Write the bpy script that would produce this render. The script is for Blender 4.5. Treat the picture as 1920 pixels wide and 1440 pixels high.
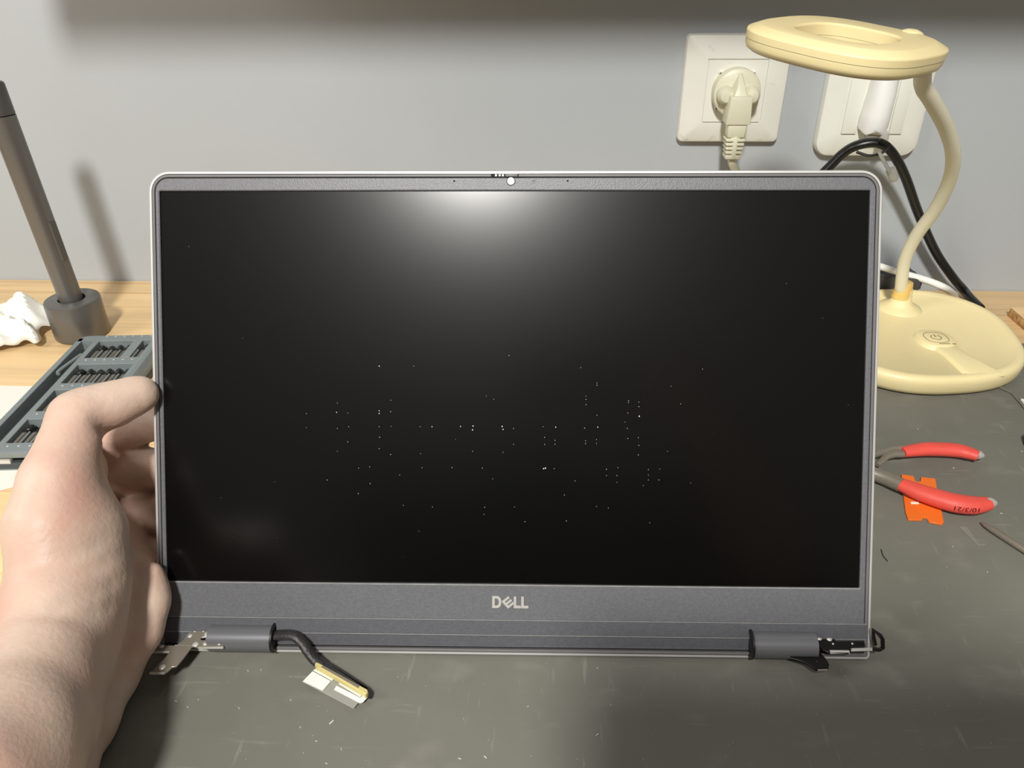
import bpy, bmesh, math, random
import numpy as np
from mathutils import Matrix, Vector

random.seed(7)
rng = np.random.default_rng(7)
for o in list(bpy.data.objects):
    bpy.data.objects.remove(o)
S = bpy.context.scene
COL = S.collection

# ------------------------------------------------------------------ camera
F_PX = 1442.0                                    # focal length in pixels of the 1920 px wide frame
CAM_H = 0.2853                                   # lens height above the work mat
# rows: world X, Y, Z expressed in camera coordinates (x right, y down, z forward)
CAM_M = np.array([[0.9989, 0.0172, -0.0430], [0.0457, -0.5178, 0.8543], [-0.0076, -0.8553, -0.5180]])
u_, s_, vt_ = np.linalg.svd(CAM_M)
CAM_M = u_ @ vt_
CAM_O = np.array([0, 0, CAM_H])
cd = bpy.data.cameras.new('camera')
cam = bpy.data.objects.new('camera', cd)
COL.objects.link(cam)
cd.sensor_width = 36.0
cd.lens = 36.0 * F_PX / 1920.0
cd.clip_start = 0.005
cd.clip_end = 50
rot = CAM_M @ np.diag([1, -1, -1])
mw = Matrix.Identity(4)
for i in range(3):
    for j in range(3):
        mw[i][j] = rot[i][j]
    mw[i][3] = CAM_O[i]
cam.matrix_world = mw
S.camera = cam

# ------------------------------------------------------------------ light and exposure
S.view_settings.view_transform = 'Standard'
S.view_settings.look = 'None'
S.view_settings.gamma = 1
S.view_settings.use_curve_mapping = False
S.view_settings.exposure = 0.0
wd = bpy.data.worlds.new('room_light')
S.world = wd
wd.use_nodes = True
bg = wd.node_tree.nodes['Background']
bg.inputs[0].default_value = (1.0, 0.97, 0.91, 1)
bg.inputs[1].default_value = 0.20
ld = bpy.data.lights.new('ceiling_lamp', 'AREA')
ld.shape = 'ELLIPSE'
ld.size = 0.19
ld.size_y = 0.24
ld.energy = 40.5
ld.color = (1.0, 0.975, 0.925)
lo = bpy.data.objects.new('ceiling_lamp', ld)
COL.objects.link(lo)
lo.location = (-0.12, -0.90, 1.44)
lo.rotation_euler = (Vector((0.0, 0.45, 0.05)) - lo.location).to_track_quat('-Z', 'Y').to_euler()
wl_d = bpy.data.lights.new('side_lamp', 'AREA')          # soft lamp off to the left of the desk
wl_d.shape = 'SQUARE'
wl_d.size = 0.45
wl_d.energy = 7.5
wl_d.color = (1.0, 0.97, 0.93)
wlo = bpy.data.objects.new('side_lamp', wl_d)
COL.objects.link(wlo)
wlo.location = (-1.25, -0.15, 0.95)
wlo.rotation_euler = (Vector((-0.2, 0.45, 0.05)) - wlo.location).to_track_quat('-Z', 'Y').to_euler()


def at(px, py, z=None, y=None, d=None):
    """World point seen at a photograph pixel on the plane z, the plane y, or at depth d."""
    D = CAM_M @ np.array([(px - 960) / F_PX, (py - 720) / F_PX, 1.0])
    if z is not None:
        t = (z - CAM_H) / D[2]
    elif y is not None:
        t = y / D[1]
    else:
        t = d
    return CAM_O + D * t


WALL_Y = 0.6482

# ------------------------------------------------------------------ materials


def lin(c):
    return tuple(((v / 255) / 12.92 if v / 255 <= 0.04045 else ((v / 255 + 0.055) / 1.055) ** 2.4) for v in c)


def pmat(name, rgb, rough=0.5, metal=0.0, var=0.08, scale=60, bump=0.0, bscale=None, stretch=(1, 1, 1), sss=0.0,
         spec=0.5, detail=3.0, trans=0.0, alpha=1.0):
    m = bpy.data.materials.new(name)
    m.use_nodes = True
    nt = m.node_tree
    b = nt.nodes['Principled BSDF']
    tc = nt.nodes.new('ShaderNodeTexCoord')
    mp = nt.nodes.new('ShaderNodeMapping')
    mp.inputs['Scale'].default_value = stretch
    nt.links.new(tc.outputs['Object'], mp.inputs['Vector'])
    n = nt.nodes.new('ShaderNodeTexNoise')
    n.inputs['Scale'].default_value = scale
    n.inputs['Detail'].default_value = detail
    nt.links.new(mp.outputs[0], n.inputs['Vector'])
    r = nt.nodes.new('ShaderNodeValToRGB')
    r.color_ramp.elements[0].position = 0.3
    r.color_ramp.elements[1].position = 0.7
    c = lin(rgb)
    r.color_ramp.elements[0].color = (*[max(0, v * (1 - var)) for v in c], 1)
    r.color_ramp.elements[1].color = (*[min(1, v * (1 + var)) for v in c], 1)
    nt.links.new(n.outputs['Fac'], r.inputs[0])
    nt.links.new(r.outputs[0], b.inputs['Base Color'])
    b.inputs['Roughness'].default_value = rough
    b.inputs['Metallic'].default_value = metal
    b.inputs['Specular IOR Level'].default_value = spec
    if sss:
        b.inputs['Subsurface Weight'].default_value = sss
        b.inputs['Subsurface Radius'].default_value = (1.0, 0.35, 0.2)
        b.inputs['Subsurface Scale'].default_value = 0.004
    if trans:
        b.inputs['Transmission Weight'].default_value = trans
    if alpha < 1:
        b.inputs['Alpha'].default_value = alpha
    if bump:
        bn = nt.nodes.new('ShaderNodeTexNoise')
        bn.inputs['Scale'].default_value = bscale or scale * 3
        bn.inputs['Detail'].default_value = 3
        nt.links.new(mp.outputs[0], bn.inputs['Vector'])
        bp = nt.nodes.new('ShaderNodeBump')
        bp.inputs['Strength'].default_value = bump
        bp.inputs['Distance'].default_value = 0.001
        nt.links.new(bn.outputs['Fac'], bp.inputs['Height'])
        nt.links.new(bp.outputs[0], b.inputs['Normal'])
    m['bsdf'] = b.name
    return m


def bsdf(m):
    return m.node_tree.nodes[m['bsdf']]


def add_layer(m, scale, stretch, lo_, hi_, rgb, amt, rotz=0.0, tex='noise'):
    """Mix a second colour into the base colour through a thresholded noise (wear, scratches, flecks)."""
    nt = m.node_tree
    b = bsdf(m)
    src = b.inputs['Base Color'].links[0].from_socket
    tc = nt.nodes.new('ShaderNodeTexCoord')
    mp = nt.nodes.new('ShaderNodeMapping')
    mp.inputs['Scale'].default_value = stretch
    mp.inputs['Rotation'].default_value = (0, 0, rotz)
    nt.links.new(tc.outputs['Object'], mp.inputs['Vector'])
    n = nt.nodes.new('ShaderNodeTexNoise')
    n.inputs['Scale'].default_value = scale
    n.inputs['Detail'].default_value = 4
    nt.links.new(mp.outputs[0], n.inputs['Vector'])
    mr = nt.nodes.new('ShaderNodeMapRange')
    mr.inputs['From Min'].default_value = lo_
    mr.inputs['From Max'].default_value = hi_
    mr.inputs['To Max'].default_value = amt
    nt.links.new(n.outputs['Fac'], mr.inputs['Value'])
    mx = nt.nodes.new('ShaderNodeMix')
    mx.data_type = 'RGBA'
    nt.links.new(mr.outputs['Result'], mx.inputs['Factor'])
    nt.links.new(src, mx.inputs['A'])
    mx.inputs['B'].default_value = (*lin(rgb), 1)
    nt.links.new(mx.outputs['Result'], b.inputs['Base Color'])


M = {}
M['wall'] = pmat('wall_paint', (172, 177, 181), 0.75, var=0.015, scale=8, bump=0.12, bscale=220)
M['oak'] = pmat('oak_laminate', (238, 204, 152), 0.5, var=0.10, scale=22, stretch=(0.16, 2.2, 1), detail=6)
add_layer(M['oak'], 60, (0.05, 3.0, 1), 0.52, 0.72, (190, 145, 96), 0.55)
M['oak_edge'] = pmat('chipboard', (190, 150, 100), 0.85, var=0.45, scale=240, bump=0.8, bscale=320)
M['mat'] = pmat('rubber_mat', (113, 112, 103), 0.62, var=0.10, scale=14, bump=0.08, bscale=160, detail=5)
add_layer(M['mat'], 240, (1.0, 0.14, 1), 0.64, 0.82, (172, 169, 156), 0.45, rotz=-0.65)
add_layer(M['mat'], 260, (0.12, 1.2, 1), 0.64, 0.82, (164, 160, 148), 0.4, rotz=0.12)
add_layer(M['mat'], 34, (1, 1.6, 1), 0.56, 0.80, (152, 149, 140), 0.35)
add_layer(M['mat'], 520, (1, 1, 1), 0.76, 0.79, (210, 208, 200), 0.8)
M['silver'] = pmat('silver_lid', (206, 206, 204), 0.35, metal=0.45, var=0.02)
M['bezel'] = pmat('bezel_plastic', (98, 99, 103), 0.42, var=0.10, scale=900, bump=0.16, bscale=1700)
M['strip'] = pmat('hinge_strip_plastic', (86, 87, 92), 0.48, var=0.08, scale=700, bump=0.2, bscale=1300)
M['gasket'] = pmat('gasket_rubber', (104, 102, 102), 0.5, var=0.06)
M['gap'] = pmat('dark_gap', (12, 12, 13), 0.8, var=0.1)
M['screen'] = pmat('matte_screen', (4, 4, 4), 0.21, var=0.05, scale=30, spec=0.34)
bsdf(M['screen']).inputs['Coat Weight'].default_value = 0.05
bsdf(M['screen']).inputs['Coat Roughness'].default_value = 0.42
M['edge_light'] = pmat('edge_highlight_plastic', (138, 138, 137), 0.4, var=0.12, scale=200)  # lighter plastic, edge highlight put into the colour
M['logo'] = pmat('logo_metal', (196, 194, 188), 0.35, metal=0.3, var=0.04)
M['lens'] = pmat('webcam_cover', (214, 216, 210), 0.25, var=0.03)
M['barrel'] = pmat('barrel_metal', (108, 109, 113), 0.34, metal=0.25, var=0.05, scale=40, stretch=(0.1, 3, 3))
M['black'] = pmat('black_plastic', (16, 16, 17), 0.42, var=0.1)
M['steel'] = pmat('hinge_steel', (146, 138, 126), 0.36, metal=0.45, var=0.06)
M['dsteel'] = pmat('black_steel', (30, 29, 28), 0.36, metal=0.5, var=0.1)
M['chrome'] = pmat('bright_steel', (216, 213, 206), 0.28, metal=0.45, var=0.03)
M['gold'] = pmat('gilt_contact', (226, 212, 146), 0.35, metal=0.3, var=0.08)
M['cable_tape'] = pmat('black_cable_tape', (40, 39, 38), 0.45, var=0.25, scale=300, bump=0.3)
M['tab_white'] = pmat('white_tab', (238, 238, 228), 0.5, var=0.02)
M['tab_clear'] = pmat('clear_film', (190, 190, 180), 0.25, var=0.02, alpha=0.42)
M['plate'] = pmat('old_white_plate', (226, 226, 217), 0.42, var=0.03, scale=30, bump=0.06, bscale=60)
add_layer(M['plate'], 90, (1, 1, 1), 0.66, 0.74, (165, 162, 150), 0.45)
M['plate2'] = pmat('white_plate', (228, 230, 220), 0.40, var=0.02, scale=30)
M['plug'] = pmat('cream_plug', (214, 212, 188), 0.42, var=0.03, scale=40)
M['tapew'] = pmat('white_tape', (240, 241, 238), 0.5, var=0.02, bump=0.25, bscale=70)
M['wire'] = pmat('black_wire', (18, 18, 18), 0.35, var=0.15)
M['clear'] = pmat('clear_plastic', (200, 200, 190), 0.2, var=0.03, trans=0.55)
M['lamp'] = pmat('pale_yellow_plastic', (240, 224, 172), 0.42, var=0.03, scale=20, sss=0.15)
M['lamp_under'] = pmat('lamp_diffuser', (196, 180, 150), 0.5, var=0.02)
M['amber'] = pmat('amber_sleeve', (228, 192, 112), 0.3, var=0.10, scale=90)
M['neck'] = pmat('ivory_silicone', (226, 222, 198), 0.45, var=0.02)
M['white_cable'] = pmat('white_cable_pvc', (238, 238, 232), 0.4, var=0.02)
M['print'] = pmat('grey_print', (140, 128, 90), 0.6, var=0.05)
M['adapter'] = pmat('grey_adapter_plastic', (74, 72, 70), 0.6, var=0.08)
M['grey_alu'] = pmat('grey_aluminium', (112, 110, 107), 0.33, metal=0.5, var=0.05, scale=50, stretch=(1, 1, 0.1))
M['alu_cap'] = pmat('dark_aluminium', (94, 93, 91), 0.36, metal=0.5, var=0.04)
M['tray'] = pmat('grey_tray_plastic', (124, 132, 133), 0.5, var=0.04, scale=60, bump=0.08)
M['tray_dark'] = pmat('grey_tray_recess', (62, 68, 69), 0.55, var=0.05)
M['bit'] = pmat('bit_steel', (120, 115, 104), 0.36, metal=0.4, var=0.1)
M['bit_tip'] = pmat('dark_bit_tip', (52, 50, 46), 0.35, metal=0.7, var=0.1)
M['paper'] = pmat('white_paper', (232, 228, 218), 0.75, var=0.02, scale=25)
M['tissue'] = pmat('tissue_paper', (240, 237, 226), 0.8, var=0.03, scale=40, bump=0.2, bscale=300, sss=0.1)
M['red'] = pmat('red_grip', (228, 84, 72), 0.52, var=0.06, scale=80)
M['ink'] = pmat('dark_red_ink', (96, 18, 18), 0.6, var=0.1)
M['orange'] = pmat('orange_plastic', (238, 116, 40), 0.42, var=0.05, scale=70)
M['dust'] = pmat('dust', (205, 205, 198), 0.8, var=0.05)
M['mark'] = pmat('dry_smear', (128, 130, 124), 0.7, var=0.2)
M['shelf'] = pmat('shelf_board', (120, 108, 92), 0.7, var=0.1, scale=20, stretch=(0.2, 2, 1))
M['phone'] = pmat('phone_glass', (20, 20, 22), 0.2, var=0.05)
M['film'] = pmat('clear_scrap', (170, 168, 160), 0.3, var=0.03, alpha=0.35)
M['chalk'] = pmat('white_number_print', (205, 208, 204), 0.6, var=0.05)

# skin
M['skin'] = pmat('skin', (201, 177, 160), 0.48, var=0.09, scale=38, sss=0.16, spec=0.35, bump=0.22, bscale=460)
add_layer(M['skin'], 28, (1, 1, 1), 0.48, 0.72, (200, 144, 128), 0.55)
M['nail'] = pmat('thumb_nail', (226, 204, 160), 0.3, var=0.06, sss=0.1)

# ------------------------------------------------------------------ mesh helpers


class MB:
    def __init__(self):
        self.v = []
        self.f = []

    def add(self, vs, fs):
        n = len(self.v)
        self.v += [tuple(float(c) for c in p) for p in vs]
        self.f += [tuple(i + n for i in q) for q in fs]
        return self

    def box(self, x0, x1, y0, y1, z0, z1):
        vs = [(x, y, z) for z in (z0, z1) for y in (y0, y1) for x in (x0, x1)]
        return self.add(vs, [(0, 2, 3, 1), (4, 5, 7, 6), (0, 1, 5, 4), (2, 6, 7, 3), (0, 4, 6, 2), (1, 3, 7, 5)])

    def loft(self, loops, cap0=True, cap1=True, closed=False):
        n = len(loops[0])
        vs = [p for l in loops for p in l]
        fs = []
        m = len(loops)
        for k in range(m if closed else m - 1):
            a, b = k * n, ((k + 1) % m) * n
            for i in range(n):
                j = (i + 1) % n
                fs.append((a + i, a + j, b + j, b + i))
        if not closed:
            if cap0:
                fs.append(tuple(reversed(range(n))))
            if cap1:
                fs.append(tuple((m - 1) * n + i for i in range(n)))
        return self.add(vs, fs)

    def tube(self, path, r, seg=12, flat=1.0, up=(0, 0, 1), caps=True):
        P = [np.array(p, float) for p in path]
        R = r if hasattr(r, '__len__') else [r] * len(P)
        loops = []
        nprev = None
        for i, p in enumerate(P):
            t = P[min(i + 1, len(P) - 1)] - P[max(i - 1, 0)]
            t /= np.linalg.norm(t)
            if nprev is None:
                a = np.array(up, float)
                if abs(a @ t) > 0.95:
                    a = np.array([1.0, 0, 0])
                nv = a - t * (a @ t)
            else:
                nv = nprev - t * (nprev @ t)
            nv /= np.linalg.norm(nv)
            nprev = nv
            b = np.cross(t, nv)
            loops.append([p + R[i] * (math.cos(q) * b + flat * math.sin(q) * nv)
                          for q in [2 * math.pi * k / seg for k in range(seg)]])
        return self.loft(loops, caps, caps)

    def lathe(self, prof, c=(0, 0, 0), ax='z', seg=32, cap0=True, cap1=True):
        loops = []
        for r, h in prof:
            l = []
            for k in range(seg):
                a = 2 * math.pi * k / seg
                x, y = r * math.cos(a), r * math.sin(a)
                q = {'z': (x, y, h), 'y': (x, -h, y), 'x': (h, x, y)}[ax]
                l.append((q[0] + c[0], q[1] + c[1], q[2] + c[2]))
            loops.append(l)
        return self.loft(loops, cap0, cap1)

    def prism(self, pts, z0, z1):
        return self.loft([[(x, y, z0) for x, y in pts], [(x, y, z1) for x, y in pts]])

    def dome(self, c, r, h, n=(0, 0, 1), seg=12):
        n = np.array(n, float)
        n /= np.linalg.norm(n)
        a = np.cross(n, [1, 0, 0] if abs(n[0]) < 0.9 else [0, 1, 0])
        a /= np.linalg.norm(a)
        b = np.cross(n, a)
        c = np.array(c, float)
        loops = []
        for k in range(4):
            q = k / 4 * math.pi / 2
            loops.append([c + n * h * math.sin(q) + r * math.cos(q) * (a * math.cos(t) + b * math.sin(t))
                          for t in [2 * math.pi * i / seg for i in range(seg)]])
        return self.loft(loops)

    def xf(self, m):
        self.v = [tuple(m @ Vector(p)) for p in self.v]
        return self

    def build(self, name, mat, parent=None, smooth=True, bevel=0.0, bseg=2, angle=35, sub=0):
        me = bpy.data.meshes.new(name)
        me.from_pydata(self.v, [], self.f)
        me.validate()
        bm = bmesh.new()
        bm.from_mesh(me)
        bmesh.ops.recalc_face_normals(bm, faces=bm.faces)
        if bevel:
            es = [e for e in bm.edges if len(e.link_faces) == 2 and e.calc_face_angle(0) > math.radians(angle)]
            bmesh.ops.bevel(bm, geom=es, offset=bevel, segments=bseg, affect='EDGES', profile=0.5, clamp_overlap=True)
        bm.to_mesh(me)
        bm.free()
        me.materials.append(M[mat] if isinstance(mat, str) else mat)
        if smooth:
            me.polygons.foreach_set('use_smooth', [True] * len(me.polygons))
            me.set_sharp_from_angle(angle=math.radians(angle))
        o = bpy.data.objects.new(name, me)
        COL.objects.link(o)
        if parent:
            o.parent = parent
        if sub:
            md = o.modifiers.new('sub', 'SUBSURF')
            md.levels = md.render_levels = sub
        return o


def empty(name, loc=(0, 0, 0), mat=None):
    o = bpy.data.objects.new(name, None)
    COL.objects.link(o)
    o.empty_display_size = 0.01
    if mat is not None:
        o.matrix_world = mat
    else:
        o.location = loc
    return o


def tag(o, label, cat, group=None):
    o['label'] = label
    o['category'] = cat
    if group:
        o['group'] = group
    return o


def struct(o):
    o['kind'] = 'structure'
    return o


def local(o, p):
    return o.matrix_world.inverted() @ Vector([float(c) for c in p])


def tolocal(mb, root):
    bpy.context.view_layer.update()
    return mb.xf(root.matrix_world.inverted())


def spline(pts, n=8):
    """Catmull-Rom through 3-D points."""
    P = [np.array(p, float) for p in pts]
    P = [2 * P[0] - P[1]] + P + [2 * P[-1] - P[-2]]
    out = []
    for i in range(1, len(P) - 2):
        for k in range(n):
            t = k / n
            a, b, c, d = P[i - 1], P[i], P[i + 1], P[i + 2]
            out.append(0.5 * (2 * b + (c - a) * t + (2 * a - 5 * b + 4 * c - d) * t * t + (3 * b - a - 3 * c + d) * t ** 3))
    out.append(P[-2])
    return out


def rrect(x0, x1, y0, y1, r, k=6, z=0.0):
    """Rounded rectangle loop; r one radius or four (BL, BR, TR, TL)."""
    rs = r if hasattr(r, '__len__') else [r] * 4
    out = []
    for (cx, cy, a0), q in zip([(x0, y0, 180), (x1, y0, 270), (x1, y1, 0), (x0, y1, 90)], rs):
        sx = 1 if cx == x0 else -1
        sy = 1 if cy == y0 else -1
        for i in range(k + 1):
            a = math.radians(a0 + 90 * i / k)
            out.append((cx + sx * q + q * math.cos(a), cy + sy * q + q * math.sin(a), z))
    return out


def squircle(a, n=2.8, seg=72, z=0.0, b=None):
    out = []
    for k in range(seg):
        t = 2 * math.pi * k / seg
        c, s = math.cos(t), math.sin(t)
        out.append((a * math.copysign(abs(c) ** (2 / n), c), (b or a) * math.copysign(abs(s) ** (2 / n), s), z))
    return out


# ------------------------------------------------------------------ setting
DESK_Z = -0.0015
wb = MB().box(-1.6, 1.6, WALL_Y, WALL_Y + 0.05, -0.8, 1.7).build('wall_back', 'wall')
struct(wb)
struct(MB().box(-1.6, 1.6, -1.6, WALL_Y, -0.85, -0.78).build('floor', 'oak'))
desk = empty('desk', (0, 0, DESK_Z))
tag(desk, 'light oak desk top running along the grey wall under everything', 'desk')
MB().box(-1.0, 1.0, -0.12, WALL_Y - 0.0005, -0.025, 0).build('desk_top', 'oak', desk, bevel=0.0015)

mat_o = MB().box(-0.205, 0.62, 0.03, 0.545, DESK_Z, 0.0)
mat_o = tag(mat_o.build('work_mat', 'mat', bevel=0.0005, bseg=1), 'dark grey scuffed rubber work mat lying on the oak desk', 'mat')

# wall shelf just above the frame; its shadow falls on the top of the wall
sh = MB().box(-0.355, 1.4, WALL_Y - 0.20, WALL_Y - 0.0005, 0.360, 0.378).build('wall_shelf', 'shelf', bevel=0.001)
tag(sh, 'wooden wall shelf above the frame that shades the top of the grey wall', 'shelf')

# ------------------------------------------------------------------ laptop lid
LX = Vector((0.9997, 0.0244, 0.0))
LN = Vector((0.0214, -0.8801, 0.4742)).normalized()
LX = (LX - LN * LX.dot(LN)).normalized()
LY = LN.cross(LX)
LC = Vector((-0.0152, 0.2886, 0.1071))
lm = Matrix((LX, LY, LN)).transposed().to_4x4()
lm.translation = LC
lid = empty('laptop_lid', mat=lm)
tag(lid, 'removed laptop display lid with black matte screen and dark grey bezel standing upright', 'laptop screen')
bpy.context.view_layer.update()
mm = 0.001


def L(l):
    return [(p[0] * mm, p[1] * mm, p[2] * mm) for p in l]


def lid_rr(ins, z, r=9.0, rb=2.0, bot=None):
    return L(rrect(-159.6 + ins, 160.2 - ins, (-119.3 + ins) if bot is None else bot, 95.7 - ins,
                   [max(rb - ins, .3), max(rb - ins, .3), max(r - ins, .5), max(r - ins, .5)], 8, z))


MB().loft([lid_rr(3.0, -5.6), lid_rr(0.6, -5.0), lid_rr(0.0, -4.2), lid_rr(0.0, -0.3), lid_rr(0.35, 0.1),
           lid_rr(1.2, 0.1), lid_rr(1.25, -1.6)]).build('back_cover', 'silver', lid)
MB().loft([lid_rr(1.55, -1.5), lid_rr(1.55, 0.35), lid_rr(1.8, 0.55), lid_rr(2.5, 0.55), lid_rr(2.75, 0.35),
           lid_rr(2.75, -1.5)], closed=True).build('rubber_gasket', 'gasket', lid)
MB().loft([lid_rr(1.2, -1.58), lid_rr(1.2, -1.5)]).build('inner_frame', 'gap', lid)
# bezel: a frame around the screen opening
op = lambda z, g=0.0: L(rrect(-154.7 - g, 154.7 + g, -87 - g, 87 + g, 0.5 + g, 8, z))
bz = [lid_rr(3.15, -1.4, bot=-103.0), lid_rr(3.15, 0.45, bot=-103.0), lid_rr(3.5, 0.75, bot=-102.7),
      op(0.75, 0.45), op(0.45, 0.0), op(-1.4, 0.0)]
MB().loft(bz, closed=True).build('bezel', 'bezel', lid, angle=25)
MB().box(-.1545, .1545, -.0868, .0868, -.0014, -.0002).build('screen', 'screen', lid)
# painted highlight: pale rim where the lower bezel meets the screen
MB().box(-.1546, .1546, -.0874, -.0869, .0001, .0008).build('screen_rim', 'edge_light', lid)
for v, z in ((-103.05, .80), (-110.05, .42)):
    MB().box(-.1574, .1580, (v - .16) * mm, (v + .16) * mm, (z - .4) * mm, z * mm).build('seam_highlight', 'edge_light', lid)  # pale strips painting the highlight along the chin seams
# hinge strip below the bezel
prof = [(-103.3, -1.4), (-103.3, 0.35), (-103.7, 0.75), (-109.7, 0.55), (-110.1, 0.2), (-110.3, -0.3),
        (-115.0, -1.0), (-115.3, -0.5), (-115.7, -0.5), (-115.8, -1.4)]
MB().loft([L([(x, v, z) for v, z in prof]) for x in (-157.6, 158.2)]).build('hinge_strip', 'strip', lid, angle=20)
# camera row
for x, r in ((-24.8, .42), (24.5, .42)):
    MB().lathe([(r * mm, .7 * mm), (r * mm, .82 * mm)], (x * mm, 91.1 * mm, 0), seg=14).build('microphone_hole', 'gap', lid)
wc = MB().lathe([(1.95 * mm, .7 * mm), (1.9 * mm, .84 * mm)], (-.12 * mm, 91.0 * mm, 0), seg=28).build('webcam', 'gap', lid)
MB().lathe([(1.65 * mm, .8 * mm), (1.62 * mm, .95 * mm), (1.2 * mm, 1.02 * mm)], (-.12 * mm, 91.0 * mm, 0), seg=28).build('lens_cover', 'lens', wc)
il = MB().lathe([(.55 * mm, .7 * mm), (.5 * mm, .85 * mm)], (9.9 * mm, 91.0 * mm, 0), seg=14).build('indicator_light', 'gap', lid)
MB().lathe([(.25 * mm, .8 * mm), (.2 * mm, .95 * mm)], (9.95 * mm, 90.95 * mm, 0), seg=10).build('light_pipe', 'lens', il)
sl = MB().box(-.0088, .0032, .0927, .0943, .0005, .0008).build('shutter_slot', 'gap', lid)
MB().box(-.0026, .0029, .0929, .0941, .0006, .0011).build('shutter_slider', 'gasket', sl, bevel=.0002)
for x in (-6.6, -5.0, -3.6):
    MB().box((x - .5) * mm, (x + .5) * mm, .0930, .0940, .0006, .0010).build('slider_rib', 'lens', sl, bevel=.0002)

# logo: D, tilted E, L, L raised letters
k_ = 5.45 / 215


def lg(pts):
    return [((-7.86 + (x - 605) * k_) * mm, (-92.05 - (y - 252) * k_) * mm) for x, y in pts]


logo = MB()
D_out = [(605, 252), (690, 252), (725, 262), (752, 290), (764, 330), (764, 390), (752, 428), (725, 456), (690, 467), (605, 467)]
D_in = [(650, 296), (685, 296), (704, 304), (716, 322), (721, 345), (721, 375), (716, 396), (704, 414), (685, 423), (650, 423)]
o_, i_ = lg(D_out), lg(D_in)
z0, z1 = .0007, .00095
logo.loft([[(x, y, z0) for x, y in o_], [(x, y, z1) for x, y in o_], [(x, y, z1) for x, y in i_], [(x, y, z0) for x, y in i_]], closed=True)
e0 = np.array([770., 350.])
e1 = np.array([115., 125.]) / 170
e2 = np.array([.775, -.632])


def epoly(a0, a1, b0, b1):
    return lg([tuple(e0 + e1 * a + e2 * b) for a, b in ((a0, b0), (a1, b0), (a1, b1), (a0, b1))])


logo.prism(epoly(0, 170, 0, 42), z0, z1)
for a in (0, 66, 130):
    logo.prism(epoly(a, a + 40, 40, 152), z0, z1)
for x in (985, 1117):
    logo.prism(lg([(x, 258), (x + 44, 258), (x + 44, 420), (x + 126, 420), (x + 126, 467), (x, 467)]), z0, z1)
logo.build('brand_lettering', 'logo', lid, smooth=False)

# dust left by the keys on the screen
dust = MB()
DP = [(400, 62), (552, 62), (970, 15), (1285, 68), (1820, 75), (80, 270), (80, 332), (216, 224), (213, 265), (216, 335), (216, 436), (262, 268),
      (266, 328), (262, 395), (400, 258), (400, 270), (400, 328), (402, 374), (400, 424), (451, 212), (450, 262), (452, 326), (450, 450),
      (580, 328), (632, 328), (582, 446), (588, 508), (720, 508), (757, 327), (812, 325), (810, 342), (810, 436), (853, 510), (898, 557),
      (870, 193), (903, 207), (940, 327), (944, 340), (944, 440), (990, 336), (990, 405), (1120, 328), (1126, 375), (1126, 406), (1175, 330),
      (1172, 388), (1172, 405), (1130, 510), (1122, 512), (1168, 512), (1302, 334), (1360, 330), (1306, 390), (1306, 402), (1354, 384), (1354, 402),
      (1308, 194), (1308, 208), (1308, 231), (1356, 136), (1356, 146), (1356, 278), (1495, 214), (1495, 222), (1492, 268), (1540, 220), (1540, 240),
      (1542, 282), (1490, 335), (1492, 380), (1480, 308), (1538, 376), (1540, 410), (1538, 452), (1398, 515), (1398, 543), (1448, 508), (1444, 543),
      (1444, 572), (1582, 516), (1582, 540), (1582, 562), (1632, 514), (1628, 562), (1560, 587), (1666, 436), (1682, 150), (1724, 228), (1768, 575),
      (310, 510), (358, 504), (360, 578), (172, 562), (308, 622), (506, 673), (863, 682), (860, 713), (1040, 745), (1222, 742), (1354, 678), (1406, 685),
      (1588, 750), (490, 540), (1260, 566), (1213, 628), (634, 680), (994, 680)]
STRONG = {(400, 62), (400, 258), (400, 270), (812, 325), (810, 342), (940, 327), (944, 340), (1360, 330), (1542, 282), (1130, 510), (1122, 512), (213, 265), (632, 328), (1175, 330), (757, 327)}
nL = np.array(LN)


def on_lid(px, py, off=0.0):
    D = CAM_M @ np.array([(px - 960) / F_PX, (py - 720) / F_PX, 1.0])
    c = np.array(LC) + nL * off
    t = ((c - CAM_O) @ nL) / (D @ nL)
    q = local(lid, CAM_O + D * t)
    return q.x, q.y


for X, Y in DP:
    x, y = on_lid(540 + X / 2.341, 660 + Y / 2.341)
    s = (.00020 if (X, Y) in STRONG else .000105) * random.uniform(.8, 1.2)
    dust.box(x - s, x + s, y - s * 1.2, y + s * 1.2, -.0002, -.00012)
for k in range(14):
    x, y = random.uniform(-.15, .15), random.uniform(-.084, .084)
    s = random.uniform(.00005, .00008)
    dust.box(x - s, x + s, y - s, y + s, -.0002, -.00015)
dust.build('screen_dust', 'dust', lid, smooth=False)['kind'] = 'stuff'

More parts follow.
